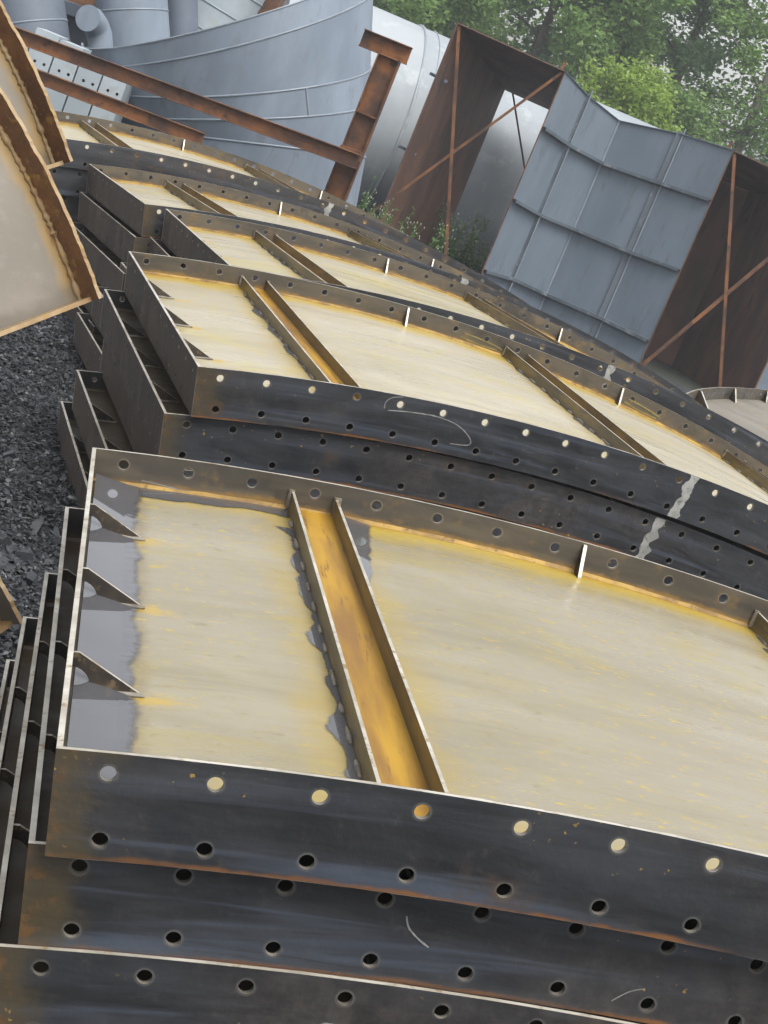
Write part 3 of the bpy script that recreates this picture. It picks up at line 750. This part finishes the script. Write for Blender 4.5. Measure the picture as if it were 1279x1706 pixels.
# ------------------------------------------------------------------ grey box columns with bolt holes
xs = [py(u, v, 16.3).x for u, v in ((52, 68), (94, 83), (135, 99), (177, 116), (216, 130))]
w0 = (xs[-1] - xs[0]) / 4
CL = ['leftmost, half hidden', 'second from left', 'middle', 'fourth from left', 'rightmost']
def holed_front(mb, x0, x1, z0, z1, y, holes, r, mi=0):
    """front sheet with round holes, cut in columns"""
    n = 12; edges = [x0] + [(holes[i][0] + holes[i + 1][0]) / 2 for i in range(len(holes) - 1)] + [x1]
    for i, (hx, hz) in enumerate(holes):
        a, b_ = edges[i], edges[i + 1]; s = .05
        mb.poly([(a, y, z0), (b_, y, z0), (b_, y, hz - s), (a, y, hz - s)], mi); mb.poly([(a, y, hz + s), (b_, y, hz + s), (b_, y, z1), (a, y, z1)], mi)
        inn = []; out = []
        for k in range(n):
            t = 2 * math.pi * (k + .5) / n; cx, cy = math.cos(t), math.sin(t); sc = 1 / max(abs(cx), abs(cy)); ux, uy = cx * sc, cy * sc
            inn.append(mb.vert((hx + r * cx, y, hz + r * cy))); out.append(mb.vert((hx + ux * ((b_ - hx) if ux > 0 else (hx - a)), y, hz + uy * s)))
        for k in range(n): mb.face((inn[k], inn[(k + 1) % n], out[(k + 1) % n], out[k]), mi)
        ib = [mb.vert((mb.v[k][0], y + .03, mb.v[k][2])) for k in inn]
        for k in range(n): mb.face((inn[k], ib[k], ib[(k + 1) % n], inn[(k + 1) % n]), 1)
        mb.face(ib, 1)
for i in range(5):
    x0 = xs[0] - w0 + w0 * i + .008; x1 = x0 + w0 - .016; top = (.98, 1.17, 1.15, 1.05, 1.04)[i]
    e = empty('grey_box_column', ((x0 + x1) / 2, 16.4, 0), 'pale grey box column behind the rusty rails, %s of five' % CL[i], 'steel column', 'grey box columns in a row')
    hz = py(23 + 41 * i, 87.5 + 16.6 * i, 16.3).z
    mb = MB(); ox, oy = -(x0 + x1) / 2, -16.4
    holed_front(mb, x0 + ox, x1 + ox, -.02, top, 16.3 + oy, [(x0 + ox + w0 * .34, hz), (x0 + ox + w0 * .72, hz)], .014)
    yb = 16.62 + oy; yf = 16.3 + oy
    mb.poly([(x0 + ox, yf, top), (x1 + ox, yf, top), (x1 + ox, yb, top), (x0 + ox, yb, top)]); mb.poly([(x0 + ox, yb, -.02), (x0 + ox, yb, top), (x1 + ox, yb, top), (x1 + ox, yb, -.02)])
    mb.poly([(x0 + ox, yf, -.02), (x0 + ox, yf, top), (x0 + ox, yb, top), (x0 + ox, yb, -.02)]); mb.poly([(x1 + ox, yf, -.02), (x1 + ox, yb, -.02), (x1 + ox, yb, top), (x1 + ox, yf, top)])
    mb.obj('column_shell', [M['palegrey'], M['rustdark']], e)

# ------------------------------------------------------------------ big gored elbow shell
el = empty('grey_duct_elbow', (0, 0, 0), 'large blue-grey half elbow of welded curved sheets behind the rusty rails', 'duct')
YE = 17.6
RINGS = [((137, 72), (622, -62), (378, 40)), ((140, 98), (621, -20), (385, 79)), ((150, 140), (616, 110), (385, 159)), ((165, 180), (614, 172), (395, 199)), ((180, 212), (608, 262), (400, 236)), ((190, 255), (592, 346), (400, 305)), ((200, 320), (570, 430), (400, 400))]
def ring_pt(i, th, off=0.0):
    (l, r, mid) = RINGS[i]; a, b_ = py(*l, YE), py(*r, YE); c = (a + b_) / 2; h = (b_ - a) / 2
    n_ = py(*mid, YE - h.length) - c
    v = c + h * math.cos(th) * (1 + off / h.length) + n_ * math.sin(th) * (1 + off / n_.length)
    v.z = max(v.z, -.02); return v
NR = 48
for i in range(len(RINGS) - 1):
    mb = MB(); g = {}
    for j in range(2):
        for k in range(NR + 1):
            for t in (0, 1): g[j, k, t] = mb.vert(ring_pt(i + j, math.pi * k / NR, -.01 * t))
    for k in range(NR):
        for t in (0, 1): mb.face((g[0, k, t], g[0, k + 1, t], g[1, k + 1, t], g[1, k, t]))
        if i == 0: mb.face((g[0, k, 0], g[0, k + 1, 0], g[0, k + 1, 1], g[0, k, 1]))
    for k in (0, NR): mb.face((g[0, k, 0], g[1, k, 0], g[1, k, 1], g[0, k, 1]))
    go = mb.obj('gore_sheet', M['bluegrey'], el, smooth=True, angle=40)
    if i > 0:
        mb = MB(); mb.tube([ring_pt(i, math.pi * k / NR, .002) for k in range(NR + 1)], .0085, 6); mb.obj('seam_weld', M['seam'], go, smooth=True)
mb = MB(); th = math.acos(.50)
mb.tube([ring_pt(2, th, .002).lerp(ring_pt(3, th, .002), t / 4) for t in range(5)], .008, 6); mb.obj('seam_weld', M['seam'], el)
mb = MB(); mb.tube([ring_pt(0, math.pi * k / NR, .002) for k in range(NR + 1)], .008, 6); mb.obj('rim_edge', M['seam'], el, smooth=True)

# ------------------------------------------------------------------ pipes behind the elbow, top left
def pipe(name, u0, v0, u1, v1, Y, r, mat, label, r2=None, seams=(), collar=False):
    b_, t_ = py(u0, v0, Y), py(u1, v1, Y); d = (t_ - b_)
    if d.z > 0: b_ = b_ - d * ((b_.z + .02) / d.z)
    e = empty(name, (0, 0, 0), label, 'pipe'); mb = MB(); n = 40; r2 = r2 or r
    ln = (t_ - b_).length; pts = [b_.lerp(t_, k / 10) for k in range(11)]; rs = [r2 + (r - r2) * k / 10 for k in range(11)]
    mb.tube(pts, rs, n); mb.obj('pipe_shell', M[mat], e, smooth=True, angle=50)
    for s in seams:
        c = b_.lerp(t_, s); mb = MB(); t = (t_ - b_).normalized(); a = t.cross(Vector((0, 1, 0))).normalized(); bb = t.cross(a); rr = r2 + (r - r2) * s
        mb.tube([c + (a * math.cos(2 * math.pi * k / 40) + bb * math.sin(2 * math.pi * k / 40)) * rr for k in range(41)], .01, 6); mb.obj('seam_weld', M['seam'], e)
    return e
pipe('leaning_pipe', 60, 140, 20, -120, 19.3, .42, 'darkpaint', 'dark blue-grey pipe leaning in the top left corner', seams=(.55, .85))
pipe('upright_pipe', 225, 110, 214, -90, 19.8, .37, 'bluegrey', 'wide blue-grey pipe rising behind the elbow rim', r2=.42, seams=(.72,))
pipe('narrow_pipe', 300, 110, 298, -90, 20.4, .20, 'darkpaint', 'narrow dark grey pipe just right of the wide pipe behind the elbow')
pipe('gored_pipe', 318, 90, 420, -90, 21.2, .42, 'palegrey', 'pale seamed pipe leaning right behind the elbow rim', seams=(.62, .72, .82))
e = empty('stub_pipe', (0, 0, 0), 'short bent grey stub pipe beside the wide pipe, above the grey columns', 'pipe')
mb = MB(); Y = 18.9; pts = [py(u, v, Y + dy) for u, v, dy in ((146, 30, -.15), (153, 34, -.05), (160, 44, .05), (165, 58, .1), (168, 80, .1))]; pts.append(Vector((pts[-1].x + .05, pts[-1].y, -.02)))
mb.tube(pts, .135, 24); mb.obj('pipe_shell', M['bluegrey'], e, smooth=True, angle=50)
e = empty('grey_box_beam', (0, 0, 0), 'dark grey box beam between the leaning pipe and the stub pipe', 'steel beam')
mb = MB(); mb.bar(py(70, -2, 20.0), py(150, 26, 20.0), .3, .14); mb.obj('beam_body', M['darkpaint'], e, bevel=.006)
mb = MB(); a = py(105, 20, 20.0); mb.abox(a.x - .22, a.x + .3, 20.1, 20.3, -.02, a.z); mb.obj('beam_leg', M['darkpaint'], e)
e = empty('rusty_plate_stack', (0, 0, 0), 'rust-brown plates standing behind the pipes at the top left', 'steel plate')
mb = MB(); a, b_ = py(60, 10, 23), py(175, 0, 23); mb.abox(a.x, b_.x, 23, 23.1, -.02, a.z + .6); mb.obj('plate', M['rust'], e)
e = empty('rusty_beam_end', (0, 0, 0), 'rust-brown beam end peeping over the elbow rim at the top', 'steel beam')
mb = MB(); a, b_ = py(418, 20, 23), py(462, 12, 23); mb.abox(a.x, b_.x, 23, 23.4, -.02, b_.z + .4); mb.obj('beam_body', M['rust'], e)

# ------------------------------------------------------------------ long silver cylinder
cy = empty('silver_cylinder', (0, 0, 0), 'long silver painted cylindrical vessel lying behind the rusty forked duct', 'vessel')
bet = rad(16); ax = Vector((math.cos(bet), math.sin(bet), 0)); RC = 1.38
c0 = py(690, 178, 25.2); c0.z = RC + .02
ref = Vector((0, 0, 1)); sidev = ax.cross(ref).normalized()
def cring(t, r, n=72): return [c0 + ax * t + (ref * math.cos(2 * math.pi * k / n) + sidev * math.sin(2 * math.pi * k / n)) * r for k in range(n)]
ts = [-2.2, -.32, 1.9, 4.3, 5.6]
for i in range(len(ts) - 1):
    mb = MB(); a = [mb.vert(p) for p in cring(ts[i], RC)]; b_ = [mb.vert(p) for p in cring(ts[i + 1], RC)]
    for k in range(72): mb.face((a[k], a[(k + 1) % 72], b_[(k + 1) % 72], b_[k]))
    if i == 0: mb.face(a)
    if i == len(ts) - 2: mb.face(b_)
    mb.obj('shell_course', M['silver'], cy, smooth=True, angle=50)
for t, r in ((-.32, .022), (-.12, .012), (1.9, .014), (4.3, .022)):
    mb = MB(); p = cring(t, RC + .004); mb.tube(p + [p[0]], r, 6); mb.obj('ring_seam', M['silver'], cy, smooth=True)

# ------------------------------------------------------------------ forked rectangular duct
YD = 21.55
du = empty('forked_rusty_duct', (0, 0, 0), 'forked rectangular duct with two rust-brown open mouths and grey ribbed wall between them', 'duct')
XL0, XL1 = py(762, 37, YD).x, py(942, 118, YD).x
XR0 = py(1222, 250, YD).x; XR1 = XR0 + (XL1 - XL0)
ZL0, ZL1 = py(762, 37, YD).z, py(942, 118, YD).z; ZR0 = py(1222, 250, YD).z; ZR1 = ZR0 - .05
print('duct', XL0, XL1, XR0, XR1, ZL0, ZL1, ZR0)
def sheet(name, pts, mats, thick=.012, parent=du, mi=(0, 1)):
    """thick quad; mats: front, back"""
    p = [Vector(q) for q in pts]; n = (p[1] - p[0]).cross(p[2] - p[0]).normalized() * thick; mb = MB()
    f = [mb.vert(q) for q in p]; b_ = [mb.vert(q - n) for q in p]; mb.face(f, 0); mb.face(b_[::-1], 1)
    for i in range(len(p)): j = (i + 1) % len(p); mb.face((f[i], b_[i], b_[j], f[j]), 0)
    return mb.obj(name, mats, parent)
RD, WG = M['rustdark'], M['wallgrey']
YB = 23.9
fa, fb = py(840, 148, YB), py(908, 182, YB); fzb = 0.3
# left mouth
sheet('side_wall', [(XL0, YD, -.02), (XL0, YD, ZL0), (fa.x, YB, fa.z), (fa.x, YB, -.02)], [RD, RD])
sheet('top_wall', [(XL0, YD + .002, ZL0), (XL1 - .014, YD + .002, ZL1), (fb.x + .9, YB, fb.z), (fa.x, YB, fa.z)], [RD, RD])
# right mouth (mirror)
fa2, fb2 = XR1 - (fa.x - XL0), XR0 - (fb.x - XL1)
sheet('side_wall', [(XR1, YD, ZR1), (XR1, YD, -.02), (fa2 , YB, -.02), (fa2, YB, fa.z)], [RD, RD])
sheet('top_wall', [(XR0 + .014, YD + .002, ZR0), (XR1, YD + .002, ZR1), (fa2, YB, fa.z), (fb2 - .6, YB, fa.z)], [RD, RD])
sheet('back_wall', [(fb2 - .6, YB + .01, -.02), (fa2, YB + .01, -.02), (fa2, YB + .01, fa.z), (fb2 - .6, YB + .01, fa.z)], [RD, RD])
# ribbed crotch wall, V in plan, four rows by four bays
def wx(u, v): return py(u, v, YD).x
cols = [XL1, wx(897, 355), wx(956, 379.5), wx(1047, 420), XR0]
depth = [0, .34, .72, .40, 0]
def wally(i): return YD + depth[i]
rowz = []
hz = [[(803, 447), (856, 331), (905, 211)], [(848, 460), (897, 355), (948, 240)], [(909, 488), (956, 379.5), (1010, 273)], [(1002, 528), (1049, 418), (1100, 304)], [(1075, 564), (1129, 447), (1184, 332)]]
tz = [(942, 118), (977, 158), (1037, 203), (1139, 225), (1222, 250)]
grid = []
for i in range(5):
    zs = [-.02] + [py(u, v, wally(i)).z for u, v in hz[i]] + [py(*tz[i], wally(i)).z]; grid.append([Vector((cols[i], wally(i), z)) for z in zs])
# x of the inner columns corrected for their depth
for i in (1, 2, 3):
    x_ = py(*hz[i][1], wally(i)).x
    for p in grid[i]: p.x = x_
for i in range(4):
    for j in range(4):
        sheet('wall_panel', [grid[i][j] , grid[i + 1][j], grid[i + 1][j + 1], grid[i][j + 1]], [WG, RD], .01)
for j in (1, 2, 3):
    for i in range(4):
        mb = MB(); a, b_ = grid[i][j], grid[i + 1][j]; d = (b_ - a).normalized(); nrm = Vector((d.y, -d.x, 0)).normalized()
        mb.bar(a + nrm * .034, b_ + nrm * .034, .065, .012); mb.bar(a + nrm * .068 - Vector((0, 0, .014)), b_ + nrm * .068 - Vector((0, 0, .014)), .008, .036)
        mb.obj('horizontal_rib', M['ribgrey'], du)
for i in (1, 3):
    n_ = Vector((0, -1, 0)); mb = MB(); b_ = grid[i][0] + n_ * .008; t_ = grid[i][4] + n_ * .008 + Vector((0, 0, .02)); mb.bar(b_, t_, .09, .012, Vector((0, 1, 0))); mb.obj('vertical_strip', M['ribgrey'], du)
    mb = MB(); mb.bar(b_ + n_ * .012 + Vector((.035, 0, 0)), t_ + n_ * .012 + Vector((.035, 0, .05)), .012, .04, Vector((0, 1, 0))); mb.obj('vertical_rib', M['seam'], du)
mb = MB(); mb.tube([grid[2][0] + Vector((0, -.008, 0)), grid[2][4] + Vector((0, -.008, 0))], .012, 6); mb.obj('fold_weld', M['seam'], du)
# top cover plates of the crotch
for i in range(4):
    a, b_ = grid[i][4], grid[i + 1][4]
    sheet('cover_plate', [a + Vector((0, -.03, .004)), b_ + Vector((0, -.03, .004)), b_ + Vector((0, .22, -.01)), a + Vector((0, .22, -.01))], [WG, WG], .008)
# edge angles of the mouths and cross rods
for x, z, sg in ((XL0, ZL0, 1), (XL1, ZL1, -1), (XR0, ZR0, 1), (XR1, ZR1, -1)):
    mb = MB(); mb.abox(x - .007, x + .007, YD - .012 if sg < 0 else YD - .006, YD + .02, -.02, z + .004); mb.obj('mouth_edge', M['rust' if sg < 0 else 'rustdark'], du)
def rod(a, b_, w=.032):
    mb = MB(); mb.bar(a, b_, w, .012, Vector((0, 1, 0))); return mb.obj('cross_rod', M['rust'], du)
rod((XL0 + .03, YD + .03, ZL0 - .03), (py(760, 430, YD + .03).x, YD + .03, -.02), .038)
rod((XL1 - .03, YD + .045, ZL1 - .03), (py(560, 425, YD + .045).x, YD + .045, .15))
rod((XR0 + .03, YD + .03, ZR0 - .03), (py(1209, 645, YD + .03).x, YD + .03, -.02), .038)
rod((XR1 - .03, YD + .045, ZR1 - .03), (XR0 + .03, YD + .045, .02), .045)
rod((fa.x + .12, YB - .02, fa.z - .01), (fa.x + .12 + .62, YB - .02, fa.z - 1.0), .024)
for u, v in ((716, 122), (664, 243)):
    p = py(u, v, YD + .25); mb = MB(); mb.bar(p, p + Vector((.22, .05, -.02)), .07, .035); mb.obj('lug', M['darkpaint'], du, bevel=.004)
for x, z in ((XL1 - .05, ZL1), (XR0 - .06, ZR0)):
    mb = MB(); mb.bar((x, YD + .05, z), (x + .01, YD + .05, z + .09), .035, .012, Vector((0, 1, 0))); mb.obj('lifting_lug', M['rust'], du)
# blue-grey sheet beyond the right mouth
e = empty('grey_sheet', (0, 0, 0), 'blue-grey painted sheet just beyond the right mouth of the forked duct', 'steel plate')
mb = MB(); mb.abox(XR1 + .05, XR1 + 2.2, 22.6, 22.64, -.02, 1.5); mb.obj('sheet', M['bluegrey'], e)

# ------------------------------------------------------------------ weeds
def weed(x, y, h, seed, label):
    r = random.Random(seed); e = empty('weed_plant', (x, y, 0), label, 'weed', 'weeds around the forked duct')
    st, lf, fl = MB(), MB(), MB()
    for s in range(r.randint(6, 9)):
        a = r.uniform(0, 6.28); tip = Vector((math.cos(a), math.sin(a), 0)) * r.uniform(.08, .38) * h; hh = h * r.uniform(.55, 1.0)
        base = Vector((r.gauss(0, .06), r.gauss(0, .06), -.02)); pts = [base + Vector((tip.x * t ** 1.6, tip.y * t ** 1.6, hh * t)) for t in (0, .25, .5, .75, 1)]
        st.tube(pts, [.008, .007, .005, .004, .002], 5)
        for k in range(r.randint(26, 40)):
            t = r.random() ** .7; p = base + Vector((tip.x * t ** 1.6, tip.y * t ** 1.6, hh * t)); b_ = r.uniform(0, 6.28); ln = r.uniform(.05, .13) * (1.15 - .6 * t); d = Vector((math.cos(b_), math.sin(b_), r.uniform(-.3, .6))).normalized(); sd2 = d.cross(Vector((0, 0, 1))).normalized() * ln * .28
            lf.poly([p, p + d * ln * .5 + sd2, p + d * ln, p + d * ln * .5 - sd2])
        if r.random() < .75:
            for k in range(9):
                p = pts[-1] + Vector((r.gauss(0, .05), r.gauss(0, .05), r.uniform(-.16, .05))); st.tube([pts[-1] - Vector((0, 0, .15)), p], .0018, 4); fl.tube([p - Vector((0, 0, .012)), p, p + Vector((0, 0, .012))], [.002, .007, .002], 5)
    st.obj('stem_cluster', M['weedleaf'], e)['kind'] = 'stuff'; lf.obj('leaf_cluster', M['weedleaf'], e)['kind'] = 'stuff'
    if fl.v: fl.obj('seed_heads', M['weedflower'], e)['kind'] = 'stuff'
WL = ['left of the rusty duct mouth, tall, by the silver cylinder', 'low and leafy at the foot of the silver cylinder', 'thin sprig before the left wall of the duct', 'second thin sprig before the left wall of the duct', 'dense, under the left mouth beside the brace', 'tall, under the left mouth before the cylinder', 'right inside the left duct mouth', 'leafy, behind the brace of the left mouth']
WS = [(598, 340, 21.2, .95), (625, 350, 20.6, .8), (648, 372, 19.6, .85), (690, 385, 19.2, .8), (745, 420, 22.3, .8), (772, 430, 22.6, .95), (790, 440, 22.4, .8), (733, 410, 23.2, .85)]
for k, ((u, v, Y, h), w_) in enumerate(zip(WS, WL)):
    p = py(u, v, Y); weed(p.x, Y, h, 20 + k, 'green seeding weed ' + w_)

# ------------------------------------------------------------------ trees
def tree_meshes(seed, H, spread, base, nl, leafmat, ls=.12):
    r = random.Random(seed); tr = MB()
    top = Vector((r.uniform(-.3, .3), r.uniform(-.3, .3), H * .93)); tp = [Vector((top.x * t ** 2 + .08 * math.sin(5 * t + seed), top.y * t ** 2, H * .93 * t - .02 * (t == 0))) for t in [k / 10 for k in range(11)]]
    tr.tube(tp, [.11 * H / 8 * (1 - .88 * k / 10) + .01 for k in range(11)], 9)
    cl = []
    for k in range(26):
        t = base / H + (1 - base / H) * (k + r.random()) / 27; p = tp[min(10, int(t * 10))]; a = k * 2.4 + r.uniform(-.5, .5)
        prof = math.sin(math.pi * min(1, (t - base / H) / (1 - base / H) * .86 + .14)) ** .65
        ln = spread * prof * r.uniform(.6, 1.05); tipd = Vector((math.cos(a), math.sin(a), r.uniform(.15, .75)))
        pts = [p + tipd * ln * q + Vector((0, 0, -.12 * ln * q * q)) for q in (0, .35, .7, 1)]
        tr.tube(pts, [.034 * H / 8, .024 * H / 8, .015 * H / 8, .006], 6)
        for q in (.3, .5, .68, .85, 1.0): cl.append((p + tipd * ln * q + Vector((r.gauss(0, .2), r.gauss(0, .2), r.gauss(0, .15) - .12 * ln * q * q)), r.uniform(.28, .62) * spread / 2.2))
    for k in range(40):
        t = base / H + (1 - base / H) * k / 40; p = tp[min(10, int(t * 10))]; cl.append((p + Vector((r.gauss(0, .35), r.gauss(0, .35), 0)) * spread / 2.2, r.uniform(.4, .7) * spread / 2.2))
    lf = MB()
    for i in range(nl):
        c, cr = cl[i % len(cl)] if i < len(cl) * 8 else r.choice(cl)
        d = Vector((r.gauss(0, 1), r.gauss(0, 1), r.gauss(0, .75))); d = d.normalized() * cr * r.random() ** .45; p = c + d
        a = Vector((r.gauss(0, 1), r.gauss(0, 1), r.gauss(0, .55) - .25)).normalized(); b_ = a.cross(Vector((r.gauss(0, 1), r.gauss(0, 1), r.gauss(0, 1)))).normalized()
        s = ls * r.uniform(.6, 1.25); n_ = a.cross(b_) * s * .12
        lf.poly([p - a * s * .6, p + b_ * s * .36 - n_, p + a * s * .62 + n_, p - b_ * s * .36 - n_])
    return tr.mesh('trunk', M['bark'], smooth=True, angle=60), lf.mesh('crown', M[leafmat])
TM = [tree_meshes(1, 10.5, 2.4, 1.0, 23000, 'leafA', .13), tree_meshes(2, 11.0, 2.2, 1.2, 17000, 'leafC', .125), tree_meshes(3, 5.4, 1.7, .5, 15000, 'leafB', .105), tree_meshes(4, 11.5, 2.6, 1.0, 15000, 'leafA', .13)]
TREES = [(-7.2, 40, 0, 1.0, 'tall green tree hidden behind the top of the grey elbow, leftmost'), (-4.6, 42, 3, 1.0, 'tall green tree above the silver cylinder left of the duct'), (-2.4, 39, 0, .95, 'dense green tree above the top left corner of the duct'),
         (-.9, 44, 1, 1.05, 'dark blue-green tree behind the middle of the duct top'), (.8, 41, 0, 1.0, 'full green tree above the right corner of the left duct mouth'), (1.35, 34, 2, .82, 'low yellow-green bushy tree just above the grey ribbed wall'),
         (2.5, 44, 1, 1.0, 'open blue-green tree with sky gaps right of the centre'), (3.6, 38, 2, .62, 'small yellow-green sapling above the right end of the ribbed wall'), (4.2, 42, 3, .92, 'thin-crowned tree with much white sky showing near right edge'), (6.3, 45, 1, 1.05, 'open blue-green tree at the far right edge'),
         (-6.0, 47, 3, 1.0, 'tree in the back row at the far left'), (-3.2, 48, 0, 1.0, 'tree in the back row behind the left duct corner'), (0.1, 49, 3, 1.0, 'tree in the back row behind the dark blue-green tree')]
for i, (x, y, k, sc, lab) in enumerate(TREES):
    e = empty('tree', (x, y, 0), lab, 'tree', 'trees behind the yard'); e.rotation_euler = (0, 0, i * 1.3); e.scale = (sc, sc, sc)
    link('trunk', TM[k][0], e); link('crown', TM[k][1], e)

# ------------------------------------------------------------------ humid air
mb = MB(); mb.abox(-80, 80, -35, 125, -1.0, 15.0)
hm = bpy.data.materials.new('humid_air'); hm.use_nodes = True; t = hm.node_tree; t.nodes.remove(t.nodes['Principled BSDF'])
pv = t.nodes.new('ShaderNodeVolumePrincipled'); pv.inputs['Color'].default_value = (.92, .95, 1, 1); pv.inputs['Density'].default_value = .0020
t.links.new(pv.outputs[0], t.nodes['Material Output'].inputs['Volume'])
tag(mb.obj('haze', hm), 'thin pale humid air over the whole yard', 'haze', kind='stuff')
